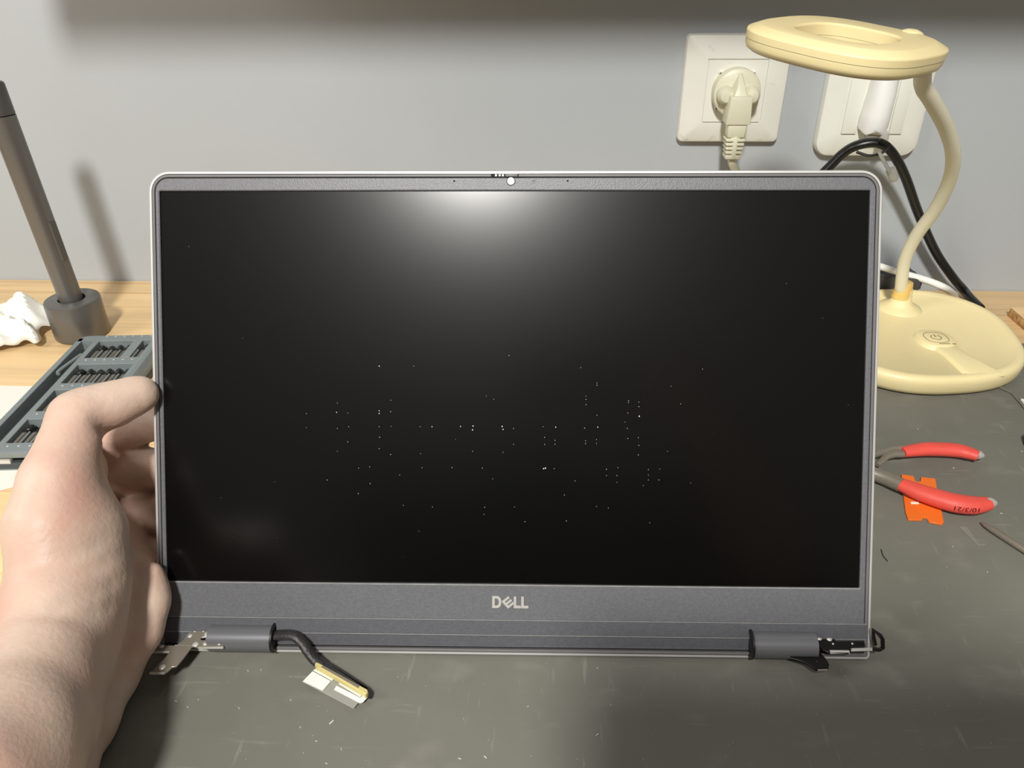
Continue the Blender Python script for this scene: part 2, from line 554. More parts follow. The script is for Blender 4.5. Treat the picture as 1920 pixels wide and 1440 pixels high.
# hinge barrels
for (x0, x1, inner, vc) in ((-134.8, -106.4, 1, -112.3), (107.4, 135.2, 0, -112.6)):
    lp = []
    pr = []
    for a in np.linspace(150, -60, 18):
        pr.append((vc + 5.9 * math.sin(math.radians(a)), 1.0 + 5.9 * math.cos(math.radians(a))))
    pr += [(-118.6, 2.0), (-118.8, -1.0), (vc + 3, -1.4)]
    hb = MB().loft([L([(x, v, z) for v, z in pr]) for x in (x0, x0 + .4, x1 - .4, x1)]).build('hinge_barrel', 'barrel', lid, angle=30)
    # seam along the barrel
    MB().tube(L([(x0 + .3, vc + .2, 6.93), (x1 - .3, vc + .2, 6.93)]), .00022, 6).build('barrel_seam', 'gasket', hb)
    xe = x1 if inner else x0
    sgn = 1 if inner else -1
    loops = []
    for rr_, dx in ((6.6, 0), (6.6, .9), (5.4, 1.2), (4.6, .7)):
        loops.append(L([(xe + sgn * dx, vc + .2 + rr_ * math.sin(t), 1.0 + rr_ * math.cos(t)) for t in [2 * math.pi * q / 28 for q in range(28)]]))
    MB().loft(loops).build('barrel_end_ring', 'black', hb)

LIDINV = lid.matrix_world.inverted()


def plate_px(pts, org, sc, z, th):
    """Flat plate at world height z from outline points read off a crop."""
    P = [at(org[0] + x / sc, org[1] + y / sc, z=z) for x, y in pts]
    return [tuple(p) for p in P], [(p[0], p[1], p[2] - th) for p in P]


def plate(pts, org, sc, z, th, name, mat, parent, bevel=.00018):
    a, b = plate_px(pts, org, sc, z, th)
    return tolocal(MB().loft([b, a]), lid).build(name, mat, parent, bevel=bevel, bseg=1)


O1, S1 = (270, 1160), 10.667
hl = plate([(930, 235), (960, 195), (1290, 190), (1310, 215), (1310, 350), (1140, 370), (1130, 425), (1600, 440), (1592, 570), (1080, 575), (960, 545),
            (800, 760), (640, 950), (560, 960), (420, 1082), (118, 1085), (200, 1000), (290, 900), (400, 800), (512, 655), (195, 660), (300, 545), (400, 530),
            (620, 535), (790, 430), (850, 330)], O1, S1, .0105, .0011, 'hinge_bracket', 'steel', lid)
for x, y, r in ((1040, 195, .0014), (1232, 195, .0014), (1016, 250, .0005), (1188, 248, .0005), (920, 342, .0011), (1252, 305, .0011), (352, 556, .0010),
                (1032, 512, .0014), (1226, 500, .0011), (1508, 494, .0010), (365, 968, .0015)):
    p = at(O1[0] + x / S1, O1[1] + y / S1, z=.0105)
    tolocal(MB().dome(p, r, r * .45), lid).build('rivet', 'chrome', hl)
for x0, x1, y in ((122, 412, 1092), (200, 508, 668), (622, 944, 552), (1090, 1590, 578)):
    a, b = at(O1[0] + x0 / S1, O1[1] + y / S1, z=.0099), at(O1[0] + x1 / S1, O1[1] + y / S1, z=.0099)
    tolocal(MB().tube([a, b], .00062, 8), lid).build('edge_glint', 'chrome', hl)  # added pale rods painting the glint on the bracket's front edges
O2, S2 = (1360, 1120), 5.647
hr = plate([(920, 412), (1120, 408), (1150, 425), (1170, 460), (1470, 460), (1482, 515), (1312, 520), (1312, 590), (1110, 585), (1040, 560), (985, 500), (920, 500)],
           O2, S2, .0105, .0012, 'hinge_bracket', 'dsteel', lid)
for x, y, r in ((992, 432, .0013), (1100, 440, .0013), (1140, 492, .0005), (1345, 490, .0005)):
    p = at(O2[0] + x / S2, O2[1] + y / S2, z=.0105)
    tolocal(MB().dome(p, r, r * .45), lid).build('rivet', 'chrome', hr)
a, b = at(O2[0] + 1104 / S2, O2[1] + 580 / S2, z=.0099), at(O2[0] + 1308 / S2, O2[1] + 582 / S2, z=.0099)
tolocal(MB().tube([a, b], .0009, 8), lid).build('edge_glint', 'chrome', hr)  # same painted glint on the right bracket
hf = plate([(700, 582), (1000, 575), (1060, 640), (1102, 705), (1090, 762), (960, 765), (860, 695), (790, 668), (690, 640)], O2, S2, .0080, .0011,
           'hinge_leaf', 'dsteel', lid)
p = at(O2[0] + 975 / S2, O2[1] + 672 / S2, z=.0080)
tolocal(MB().dome(p, .0009, .0004), lid).build('rivet', 'dsteel', hf)
a, b = at(O2[0] + 975 / S2, O2[1] + 772 / S2, z=.0074), at(O2[0] + 1080 / S2, O2[1] + 768 / S2, z=.0074)
tolocal(MB().tube([a, b], .0006, 8), lid).build('edge_glint', 'steel', hf)  # painted glint along the leaf's front edge
plate([(1330, 535), (1560, 530), (1560, 560), (1330, 565)], O2, S2, .0095, .0008, 'support_tab', 'chrome', lid)
hk = [at(O2[0] + x / S2, O2[1] + y / S2, z=zz) for x, y, zz in ((1560, 545, .009), (1630, 556, .009), (1668, 535, .0105), (1664, 440, .015), (1640, 405, .0165), (1566, 345, .018), (1570, 430, .014), (1585, 500, .011))]
tolocal(MB().tube(hk, .0009, 8), lid).build('hook_tab', 'dsteel', lid)

# display cable
barrel_out = lid.matrix_world @ Vector((-.1070, -.1105, .0025))
cp = [tuple(barrel_out - Vector((.002, 0, 0))), tuple(barrel_out)] + [tuple(at(*q)) for q in ((548, 1191, .0125), (566, 1204, .0105), (578, 1221, .008), (590, 1236, .0055), (606, 1248, .0042))]
cab = tolocal(MB().tube(spline(cp, 8), .0026, 12, flat=.7), lid).build('display_cable', 'cable_tape', lid)
O3, S3 = (540, 1220), 10.667
plate([(480, 130), (600, 60), (760, 190), (1100, 400), (1480, 650), (1660, 800), (1650, 880), (1590, 880), (1560, 760), (640, 270), (540, 225)], O3, S3, .0056, .0036,
      'tape_wrap', 'cable_tape', cab, bevel=.0006)
plate([(535, 250), (570, 220), (660, 262), (1500, 725), (1590, 770), (1600, 830), (1540, 870), (1480, 830), (620, 340), (535, 295)], O3, S3, .0064, .0030, 'connector_shell', 'gold', cab, bevel=.0003)
plate([(660, 318), (700, 300), (1430, 705), (1400, 742)], O3, S3, .0067, .0004, 'contact_row', 'steel', cab, bevel=0)
plate([(555, 360), (1600, 880), (1490, 1040), (1440, 1050), (1400, 1045), (1305, 1155), (285, 620)], O3, S3, .0030, .0002, 'pull_tab', 'tab_clear', cab, bevel=0)
for q in ([(575, 350), (930, 540), (880, 600), (500, 390)], [(490, 412), (850, 608), (690, 800), (295, 612)], [(1050, 620), (1490, 860), (1440, 925), (1010, 660)],
          [(970, 700), (1440, 940), (1520, 880), (1620, 900), (1500, 1030), (1440, 1050), (920, 780)]):
    plate(q, O3, S3, .0033, .00015, 'white_patch', 'tab_white', cab, bevel=0)

# ------------------------------------------------------------------ wall sockets
so = empty('wall_socket', (0.1436, WALL_Y, 0.1690))
tag(so, 'chipped square white wall socket holding the round cream plug', 'socket')


def wl(x0, x1, z0, z1, r, y, k=6):
    return [(p[0], -y, p[1]) for p in rrect(x0, x1, z0, z1, r, k)]


hs = .0403
MB().loft([wl(-hs, hs, -hs, hs, .004, .0004), wl(-hs, hs, -hs, hs, .004, .0045), wl(-hs + .001, hs - .001, -hs + .001, hs - .001, .0035, .0068),
           wl(-hs + .0035, hs - .0035, -hs + .0035, hs - .0035, .003, .0080), wl(-.0245, .0245, -.0255, .0245, .0012, .0100),
           wl(-.0232, .0232, -.0242, .0232, .0010, .0100), wl(-.0231, .0231, -.0241, .0231, .0010, .0090), wl(-.0226, .0226, -.0236, .0226, .0008, .0090)]).build('cover_plate', 'plate', so, angle=28)
ring = MB()
outer = [(x, -.0103, z) for x, _, z in wl(-.0224, .0224, -.0234, .0224, .0008, 0, 7)]
N_ = len(outer)
angs = [math.atan2(p[2], p[0]) for p in outer]
inner = lambda r, y: [(r * math.cos(a), -y, r * math.sin(a)) for a in angs]
ring.loft([[(x, -.0085, z) for x, _, z in outer], outer, inner(.0200, .0103), inner(.0198, .0120), inner(.0190, .0120), inner(.0188, .0015)], cap1=True, cap0=False)
ring.build('socket_insert', 'plate', so, angle=28)

pl = empty('power_plug', (0.1436, WALL_Y, 0.1690))
tag(pl, 'cream round angled mains plug with ribbed strain relief in the left wall socket', 'plug')
MB().lathe([(.0175, .0020), (.0180, .0100), (.0182, .0180), (.0176, .0205), (.0150, .0222), (.004, .0228)], seg=40, ax='y').build('plug_body', 'plug', pl)
for sx in (-1, 1):
    bs = MB()
    bs.lathe([(.0068, .010), (.0068, .0245), (.0062, .0280), (.0045, .0302), (.0015, .0310)], (sx * .0095, 0, -.0005), ax='y', seg=24)
    bs.build('pin_boss', 'plug', pl)
# wedge ridge narrowing towards the top, then the grip arm running down
wed = MB().loft([[(-.0016, -.021, .0150), (.0016, -.021, .0150), (.0009, -.0235, .0150), (-.0009, -.0235, .0150)],
                 [(-.0050, -.021, .0060), (.0050, -.021, .0060), (.0032, -.0320, .0060), (-.0032, -.0320, .0060)],
                 [(-.0080, -.021, -.0030), (.0080, -.021, -.0030), (.0062, -.0360, -.0030), (-.0062, -.0360, -.0030)]])
wed.build('grip_ridge', 'plug', pl, bevel=.0008)
arm = MB().loft([[(-.0086, -.020, .0012), (.0086, -.020, .0012), (.0080, -.0378, .0004), (-.0080, -.0378, .0004)],
                 [(-.0094, -.022, -.0200), (.0094, -.022, -.0200), (.0094, -.0376, -.0200), (-.0094, -.0376, -.0200)]])
arm.build('grip_arm', 'plug', pl, bevel=.0010)
MB().loft([wl(-.0072, .0072, -.0, .0, .0, 0, 1)[:1] * 0 or [(x, y, -.0195) for x, y in ((-.0072, -.0250), (.0072, -.0250), (.0072, -.0365), (-.0072, -.0365))],
           [(x, y, -.0300) for x, y in ((-.0066, -.0250), (.0066, -.0250), (.0066, -.0355), (-.0066, -.0355))]]).build('neck_block', 'plug', pl, bevel=.0012)
MB().tube([(0, -.0303, -.0290), (0, -.0303, -.0440)], [.0052, .0050], 16).build('relief_core', 'plug', pl)
for k in range(5):
    z = -.0308 - k * .0031
    w_ = .0073 - k * .0003
    MB().loft([[(x, y, z) for x, y in ((-w_, -.0240), (w_, -.0240), (w_, -.0366), (-w_, -.0366))],
               [(x, y, z - (.0019 if k < 4 else .0030)) for x, y in ((-w_, -.0240), (w_, -.0240), (w_, -.0366), (-w_, -.0366))]]).build('relief_rib', 'plug', pl, bevel=.0006)
MB().box(-.0016, .0016, -.0368, -.0300, -.0460, -.0300).build('relief_spine', 'plug', pl, bevel=.0004)
MB().tube(spline([(0, -.0303, -.044), (.001, -.030, -.050), (.0045, -.029, -.056), (.012, -.029, -.066), (.022, -.028, -.085), (.035, -.026, -.115), (.06, -.025, -.150), (.075, -.024, -.1655), (.09, -.024, -.1665)], 6), .0031, 12).build('cord', 'plug', pl)

s2 = empty('switch_plate', (0.2545, WALL_Y, 0.1585))
tag(s2, 'rounded white wall plate partly hidden behind the lamp head with tape on it', 'socket')
MB().loft([wl(-.0405, .0405, -.0405, .0405, .0115, .0004, 8), wl(-.0405, .0405, -.0405, .0405, .0115, .0050, 8), wl(-.0395, .0395, -.0395, .0395, .0108, .0078, 8),
           wl(-.036, .036, -.036, .036, .010, .0098, 8), wl(-.0260, .0260, -.0225, .0260, .0015, .0112, 8)]).build('cover_plate', 'plate2', s2, angle=30)
for x0, x1 in ((-.0235, -.0120), (.0135, .0235)):
    MB().box(x0, x1, -.0128, -.0105, -.0215, .0245).build('rocker_strip', 'plate2', s2, bevel=.0006)
tp = empty('taped_plug', (0.2545, WALL_Y, 0.1585))
tag(tp, 'white tape wrapped plug hanging on the right wall plate above black cable', 'plug')
tl = []
for z, w0, w1, dy in ((.0255, .0075, .0120, .018), (.010, .0085, .0120, .0215), (-.006, .0100, .0115, .0225), (-.0155, .0105, .0112, .0220), (-.0185, .0098, .0105, .0200)):
    row = []
    for k in range(13):
        t = math.pi * k / 12
        row.append((-.0015 + (-math.cos(t)) * (w0 if k < 6 else w1), -.011 - dy * math.sin(t) ** .7 * .75, z + .0012 * math.sin(5 * t + z * 300)))
    tl.append(row)
MB().loft(tl).build('tape_wrap', 'tapew', tp, angle=60)
MB().box(-.0060, .0040, -.0225, -.0120, -.0235, -.0165).build('plug_neck', 'clear', tp, bevel=.0015)
MB().lathe([(.0035, 0), (.0038, .002), (.0034, .0085), (.002, .0095)], (.0065, -.022, -.0265), ax='z', seg=16).build('metal_clip', 'chrome', tp)

bc = empty('black_cable', tuple(at(1640, 266, y=.618)))
tag(bc, 'thick black cable looped under the right wall plate and running down behind the lamp', 'cable')
pth = [at(1440, 420, y=.628), at(1500, 366, y=.625), at(1552, 316, y=.622), at(1580, 288, y=.620), at(1606, 273, y=.616), at(1638, 267, y=.614), at(1662, 275, y=.614), at(1682, 300, y=.616), at(1700, 338, y=.620),
       at(1722, 400, y=.626), at(1753, 470, y=.630), at(1785, 518, y=.630), at(1807, 544, y=.632), at(1820, 560, z=.0048), at(1838, 578, z=.0040)]
pth = [np.array((p_[0], p_[1], max(p_[2], DESK_Z + .0042))) for p_ in pth]
tolocal(MB().tube(spline(pth, 8), [.0046] * (8 * 14 + 1), 14, flat=.8), bc).build('cable_jacket', 'wire', bc)
tolocal(MB().tube(spline([at(1606, 285, y=.606), at(1630, 292, y=.604), at(1655, 286, y=.604), at(1668, 272, y=.604), at(1650, 262, y=.606)], 6), .0011, 8), bc).build('thin_wire', 'wire', bc)
zt = empty('zip_tie', tuple(at(1660, 285, y=.604)))
tag(zt, 'clear plastic zip tie around the black cable by the right wall plate', 'cable tie')
tolocal(MB().tube(spline([at(1648, 284, y=.600), at(1655, 298, y=.598), at(1664, 314, y=.600), at(1668, 322, y=.602)], 5), .0030, 10, flat=.35), zt).build('strap', 'clear', zt)
a_, b_ = at(1669, 316, y=.604), at(1678, 338, y=.604)
tolocal(MB().tube([a_, b_], .0040, 4), zt).build('tie_head', 'clear', zt, bevel=.0006)

wc_ = [at(1560, 470, y=.630), at(1610, 486, y=.626), at(1648, 499, y=.624), at(1690, 512, y=.623), at(1735, 525, y=.618), at(1770, 539, y=.611), at(1790, 553, z=.0018)]
wcab = MB().tube(spline(wc_, 6), .0030, 12).build('white_cable', 'white_cable')
tag(wcab, 'white round cable slanting behind the neck of the yellow lamp', 'cable')
ad = empty('power_adapter', (.29, .63, DESK_Z))
tag(ad, 'dark grey power adapter lying between the wall and the lamp base', 'adapter')
MB().box(-.055, .027, -.0130, .0130, 0, .0235).build('adapter_body', 'adapter', ad, bevel=.0012)
MB().box(.020, .0300, -.009, .0100, .012, .0215).build('adapter_latch', 'adapter', ad, bevel=.0008)

# ------------------------------------------------------------------ lamp
LBX, LBY = .283, .5355
lp = empty('desk_lamp', (LBX, LBY, 0))
tag(lp, 'pale yellow gooseneck desk lamp with ring head beside the laptop lid', 'lamp')


def base_loop(s, z):
    out = []
    for x, y, _ in squircle(.074, 2.5, 84):
        r = math.hypot(x, y)
        a = math.atan2(y, x)
        k = (r + .0045 * math.cos(2 * (a - math.radians(52))) - .002 * math.cos(a + math.radians(40))) / r
        out.append((x * k * s, y * k * s, z))
    return out


MB().loft([base_loop(.93, .0004), base_loop(.965, .0018), base_loop(.988, .005), base_loop(1.0, .0105), base_loop(.997, .0128), base_loop(.985, .0146), base_loop(.965, .0155),
           base_loop(.93, .0157), base_loop(.895, .0148), base_loop(.872, .0137)]).build('base', 'lamp', lp, angle=60)
MB().loft([base_loop(.90, .0001), base_loop(.925, .0012)]).build('base_foot', 'gap', lp)
nb = np.array([.2845 - LBX, .5765 - LBY])
MB().lathe([(.0170, .0135), (.0160, .0150), (.0115, .0168), (.0082, .0200), (.0068, .0255), (.0062, .031)], (nb[0], nb[1], 0), seg=32).build('neck_socket', 'lamp', lp)
MB().lathe([(.0074, .0235), (.0070, .027), (.0062, .0345), (.0058, .0365), (.004, .0370)], (nb[0] - .0008, nb[1], 0), seg=28).build('neck_sleeve', 'amber', lp)
nk = [(.2840, .5765, .028)] + [tuple(at(x, y, y=w_)) for x, y, w_ in ((1690, 535, .574), (1697, 487, .569), (1718, 442, .560), (1755, 390, .545), (1780, 338, .529), (1787, 290, .513), (1774, 240, .496), (1748, 190, .476), (1730, 158, .464))]
nk = [(p_[0] - LBX, p_[1] - LBY, p_[2]) for p_ in nk]
NECK_BASE = nk
# button tab
btn = MB()
bl = lambda s, z: [(x * s + .006, y * s - .016, z) for x, y, _ in squircle(.0125, 2.6, 40, b=.0135)]
bt = btn.loft([bl(1.15, .0132), bl(1.05, .0150), bl(.97, .0166), bl(.90, .0170)]).build('power_button', 'lamp', lp)
MB().loft([[(x, -.0235, z) for x, z in ((-.002, .0128), (.0165, .0128), (.0150, .0162), (-.0005, .0162))], [(x, -.040, z) for x, z in ((.002, .0128), (.0215, .0128), (.0195, .0158), (.0040, .0158))],
           [(x, -.0665, z) for x, z in ((.004, .0128), (.0340, .0128), (.0310, .0157), (.0070, .0157))]]).build('button_bridge', 'lamp', lp, bevel=.0012)
circ = lambda r, n=2.6, c=(.006, -.016): [(x + c[0], y + c[1], .0171) for x, y, _ in squircle(r, n, 40)]
MB().tube(circ(.0082) + circ(.0082)[:1], .00022, 6).build('button_outline', 'print', bt)
pw = [(.006 + .0036 * math.sin(math.radians(a)), -.016 + .0036 * math.cos(math.radians(a)), .0171) for a in range(35, 330, 10)]
pm = MB().tube(pw, .00032, 6)
pm.tube([(.006, -.0160, .0171), (.006, -.0118, .0171)], .00032, 6)
pm.build('power_symbol', 'print', bt)
tm = MB()
for k in range(9):
    if k != 6:
        tm.box(.0045 + k * .0013, .0055 + k * .0013, -.0262, -.0253, .0168, .0172)
tm.build('small_print', 'print', bt, smooth=False)

# lamp head: rounded square ring, tilted
al, be, ph = .0614, .0796, .7652
Fh = (Matrix.Rotation(be, 3, 'Y') @ Matrix.Rotation(al, 3, 'X') @ Matrix.Rotation(ph, 3, 'Z')).to_4x4()
HS = .45 / .56                                             # head size and place: nearer than the base's middle
HC = Vector((.1941 * HS, .56 * HS, CAM_H - (CAM_H - .219) * HS))
Fh.translation = HC - Vector((LBX, LBY, 0))
hd = lambda a, z, n=2.8: squircle(a * HS, n, 80, z * HS)
hm = MB().loft([hd(.0582, -.0072), hd(.0585, -.0030), hd(.0582, -.0022), hd(.0575, -.0017), hd(.0515, .0010), hd(.0508, .0012), hd(.0318, .0006), hd(.0308, .0000), hd(.0304, -.0006), hd(.0302, -.0072)], closed=True)
hp = hm.xf(Fh).build('head_upper_shell', 'lamp', lp, angle=24)
hm = MB().loft([hd(.0579, -.0074), hd(.0578, -.0110), hd(.0566, -.0136), hd(.0545, -.0146), hd(.0325, -.0146), hd(.0302, -.0130), hd(.0302, -.0074)], closed=True)
hm.xf(Fh).build('head_lower_shell', 'lamp', lp, angle=50)
hm = MB().loft([hd(.0540, -.0140), hd(.0540, -.0152), hd(.0330, -.0152), hd(.0330, -.0140)], closed=True)
hm.xf(Fh).build('light_ring', 'lamp_under', lp)
q_ = math.pi / 4 - math.pi / 2
JX = (math.cos(q_) * .060 * HS, math.sin(q_) * .060 * HS)
hm = MB().dome((math.cos(q_ + .42) * .0545 * HS, math.sin(q_ + .42) * .0545 * HS, -.0012), .0070, .0036, seg=20)
hm.xf(Fh).build('neck_joint', 'lamp', lp)
jw = Fh @ Vector((JX[0] * .93, JX[1] * .93, -.0135 * HS))
ju = Fh @ Vector((JX[0] * .93, JX[1] * .93, -.0050 * HS))
MB().tube(spline(NECK_BASE + [tuple(jw), tuple(ju)], 8), .0046, 16).build('gooseneck', 'neck', lp)

# ------------------------------------------------------------------ screwdriver and stand
SX, SY = -.3765, .5405
st = empty('screwdriver_stand', (SX, SY, DESK_Z))
tag(st, 'squat dark grey aluminium cup stand on the desk by the wall', 'stand')
MB().lathe([(.0190, 0), (.0202, .0008), (.0206, .002), (.0206, .0300), (.0201, .0312), (.0194, .0316), (.0103, .0316), (.0098, .0308), (.0098, .018)], seg=56).build('cup', 'grey_alu', st)
sd = empty('screwdriver', mat=Matrix.Translation((SX, SY, DESK_Z + .0185)) @ Matrix.Rotation(math.radians(-2.4), 4, 'Y'))
tag(sd, 'slim dark grey electric screwdriver standing upright in its cup stand', 'screwdriver')
H0 = .1750
MB().lathe([(.0070, 0), (.0078, .001), (.0084, .006), (.0086, .02), (.0088, .09), (.0089, H0 - .022)], seg=36).build('handle', 'grey_alu', sd)
MB().lathe([(.0084, H0 - .0222), (.0084, H0 - .0212)], seg=36).build('seam_ring', 'gap', sd)
MB().lathe([(.0089, H0 - .0212), (.0089, H0 - .002), (.0086, H0 - .0008), (.0078, H0), (.0074, H0 - .0006), (.002, H0 - .0006)], seg=36).build('end_cap', 'alu_cap', sd)
MB().loft([[(x, y, z) for x, y in ((.0070, -.0032), (.0095, -.0026), (.0095, .0026), (.0070, .0032))] for z in (.046, .048)] +
          [[(x, y, z) for x, y in ((.0070, -.0032), (.0098, -.0026), (.0098, .0026), (.0070, .0032))] for z in (.074, .0765)]).xf(Matrix.Rotation(math.radians(-12), 4, 'Z')).build('rocker_button', 'alu_cap', sd, bevel=.0004)

# ------------------------------------------------------------------ bit tray
TA = math.radians(4.2)
trm = Matrix.Translation((-.3472, .3585, DESK_Z)) @ Matrix.Rotation(TA, 4, 'Z')
tr = empty('bit_tray', mat=trm)
tag(tr, 'grey plastic tray of screwdriver bits lying behind the hand', 'bit tray')
bpy.context.view_layer.update()
TW, TL, TH = .067, .1535, .0135
ZF = .0065
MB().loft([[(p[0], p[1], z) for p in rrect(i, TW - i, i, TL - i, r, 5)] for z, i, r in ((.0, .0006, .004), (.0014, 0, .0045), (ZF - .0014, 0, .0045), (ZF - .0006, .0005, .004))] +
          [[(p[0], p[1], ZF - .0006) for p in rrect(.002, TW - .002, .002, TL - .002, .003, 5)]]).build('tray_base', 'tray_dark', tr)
SX0, PITCH, SLW = .0188, .00668, .0054
rows = [(.0108, .0370), (.0465, .0730), (.0818, .1080), (.1178, .1440)]
slots = {0: [0, 1, 2, 3, 4, 5], 1: [0, 1, 2, 3, 4, 5], 2: [0, 1, 2, 3, 4, 5], 3: [0, 1, 2, 3, 5]}
top = MB()
zt0 = ZF - .0008
# outer rim bars
top.box(0, .0042, .0045, TL - .0045, zt0, TH)
top.loft([[(TW - .0055, .0045, zt0), (TW, .0045, zt0), (TW, .0045, zt0 + .003), (TW - .0035, .0045, TH), (TW - .0055, .0045, TH)],
          [(TW - .0055, TL - .0045, zt0), (TW, TL - .0045, zt0), (TW, TL - .0045, zt0 + .003), (TW - .0035, TL - .0045, TH), (TW - .0055, TL - .0045, TH)]])
top.box(.0135, SX0 - .001, .0045, TL - .009, zt0, TH)
top.box(SX0 + 6 * PITCH - .0015, TW - .0054, .0045, TL - .009, zt0, TH)
ys = [.0045] + [y for r_ in rows for y in r_] + [TL - .009]
for k in range(0, len(ys), 2):
    top.box(SX0 - .0015, SX0 + 6 * PITCH - .001, ys[k], ys[k + 1], zt0, TH)
for ri, (y0, y1) in enumerate(rows):
    for k in range(5):
        x = SX0 + (k + 1) * PITCH - PITCH + SLW
        top.box(x, x + PITCH - SLW, y0, y1 - .012, zt0, TH - .0012)
    if ri == 3:
        x = SX0 + 4 * PITCH - .0018
        top.box(x, x + PITCH + .0003, y0, y1, zt0, TH)
top.box(.0115, .0136, .0045, TL - .009, zt0, TH - .003)
top.build('tray_lattice', 'tray', tr, bevel=.0004, bseg=1)
bk = MB().loft([[(p[0], p[1], z) for p in rrect(0, TW, TL - .014, TL, [.0005, .0005, .007, .007], 5)] for z in (zt0, TH - .0008)] +
               [[(p[0], p[1], TH) for p in rrect(.0007, TW - .0007, TL - .0138, TL - .0007, [.0005, .0005, .0065, .0065], 5)]])
# back bar kept behind the slots
bk.v = [(x, max(y, TL - .0091), z) for x, y, z in bk.v]
bk.build('tray_back_edge', 'tray', tr, angle=40)
fr = MB()
fr.box(0, .006, 0, .0052, .0, TH)
fr.box(.006, TW, 0, .0052, .0095, TH)
fr.box(.006, TW, 0, .0052, 0, .0022)
fr.box(.045, TW, 0, .0052, .002, .010)
fr.build('front_wall', 'tray', tr, bevel=.0006, bseg=2)
MB().box(.005, .046, .0035, .0050, .002, .0098).build('front_recess', 'gap', tr)
MB().box(.0165, .0240, -.0002, .004, .0052, .0085).build('latch_tab', 'chrome', tr, bevel=.0008)
hkp = [(.0088, .0965, TH - .001), (.0078, .0985, TH - .001), (.0078, .103, TH - .001), (.0110, .1180, TH - .001), (.0126, .1245, TH - .001)]
MB().tube(spline(hkp, 5), .0013, 8).build('channel_clip', 'tray', tr)
mk = MB()
for ri, (y0, y1) in enumerate(rows):
    for k in range(6):
        x = SX0 + k * PITCH + SLW / 2 - .0008
        mk.box(x - .0005, x + .0005, y0 - .0042, y0 - .0030, TH - .0002, TH + .00008)
        if ri == 3:
            mk.box(x - .0005, x + .0005, TL - .0030, TL - .0020, TH - .0002, TH + .00008)
mk.build('size_marks', 'chalk', tr, smooth=False)['kind'] = 'stuff'

ORD = ['first', 'second', 'third', 'fourth', 'fifth', 'sixth']
ROWN = {3: 'back row of the grey tray', 2: 'second row of the grey tray', 1: 'tray row just above the thumb', 0: 'front row of the grey tray'}
vis = {3: [0, 1, 2, 3, 5], 2: [0, 1, 2, 3, 4, 5], 1: [0, 1], 0: [0, 1, 2]}
shank_me = tip_me = neck_me = None


def bit_proto():
    root = empty('screwdriver_bit')
    hexl = lambda r, y: [(r * math.cos(math.radians(60 * i)), y, r * math.sin(math.radians(60 * i))) for i in range(6)]
    MB().loft([hexl(.0016, 0), hexl(.0021, .0006), hexl(.0021, .0125), hexl(.0017, .0135)]).build('shank', 'bit', root, smooth=False)
    MB().tube([(0, .0133, 0), (0, .0165, 0)], .0013, 10).build('neck', 'bit_tip', root)
    MB().tube([(0, .0163, 0), (0, .0170, 0), (0, .0215, 0), (0, .0232, 0)], [.0013, .0019, .0018, .0007], 8).build('tip', 'bit_tip', root)
    return root


proto = bit_proto()
first = True
for ri in (3, 2, 1, 0):
    for c_ in vis[ri]:
        if first:
            b_o = proto
            first = False
        else:
            b_o = proto.copy()
            COL.objects.link(b_o)
            for ch in proto.children:
                q = ch.copy()
                COL.objects.link(q)
                q.parent = b_o
                if ch.name.startswith('tip') and (ri + c_) % 3 == 1:
                    q.scale = (1.0, 1.0, .35)
        x = SX0 + c_ * PITCH + SLW / 2 - .0008
        b_o.matrix_world = trm @ Matrix.Translation((x + .0008, rows[ri][0] + .0008, ZF + .0036)) @ Matrix.Rotation(random.uniform(-.3, .3), 4, 'Y')
        tag(b_o, '%s steel bit from left in the %s' % (ORD[c_] if not (ri == 3 and c_ == 5) else 'lone', ROWN[ri]), 'screwdriver bit', 'bits in the grey tray')
        if ri == 3 and c_ == 5:
            b_o['label'] = 'lone steel bit past the gap in the back row of the grey tray'

# ------------------------------------------------------------------ papers
sheet_pts = [at(0, 722, z=DESK_Z), at(60, 722, z=DESK_Z), at(120, 730, z=DESK_Z)]
shp = [(-.46, .457), (-.365, .4575), (-.335, .452), (-.300, .3545), (-.309, .3475), (-.325, .338), (-.40, .33)]
shm = MB()
shm.prism(shp, DESK_Z + .0002, DESK_Z + .0006)
tag(shm.build('paper_sheet', 'paper', smooth=False), 'flat white paper sheet on the desk under the grey bit tray', 'paper')

gn, gm = 46, 34
tv = []
for j in range(gm):
    for i in range(gn):
        a, b = i / (gn - 1), j / (gm - 1)
        x = -.50 + a * .098 + .005 * math.sin(9 * b + 1) * a
        y0 = .472 + .048 * a ** 1.3 + .005 * math.sin(10 * a + .5) + .003 * math.sin(23 * a)
        y1 = .578 - .022 * max(0, a - .45) + .003 * math.sin(12 * a)
        y = y0 + (y1 - y0) * b
        e = min(b, 1 - b, (1 - a) * 1.6) * 2
        tv.append([x, y, 0, a, b, e])
tv = np.array(tv)


def crease(P, n, amp, seed):
    r = np.random.default_rng(seed)
    h = np.zeros(len(P))
    for k in range(n):
        th = r.uniform(0, math.pi)
        d = P[:, 0] * math.cos(th) + P[:, 1] * math.sin(th)
        per = r.uniform(.018, .05)
        ph_ = r.uniform(0, 1)
        w_ = np.abs(((d / per + ph_ + .25 * np.sin(P[:, 1] * 70 + k)) % 1) * 2 - 1)
        h += amp * w_ / n ** .7
    return h


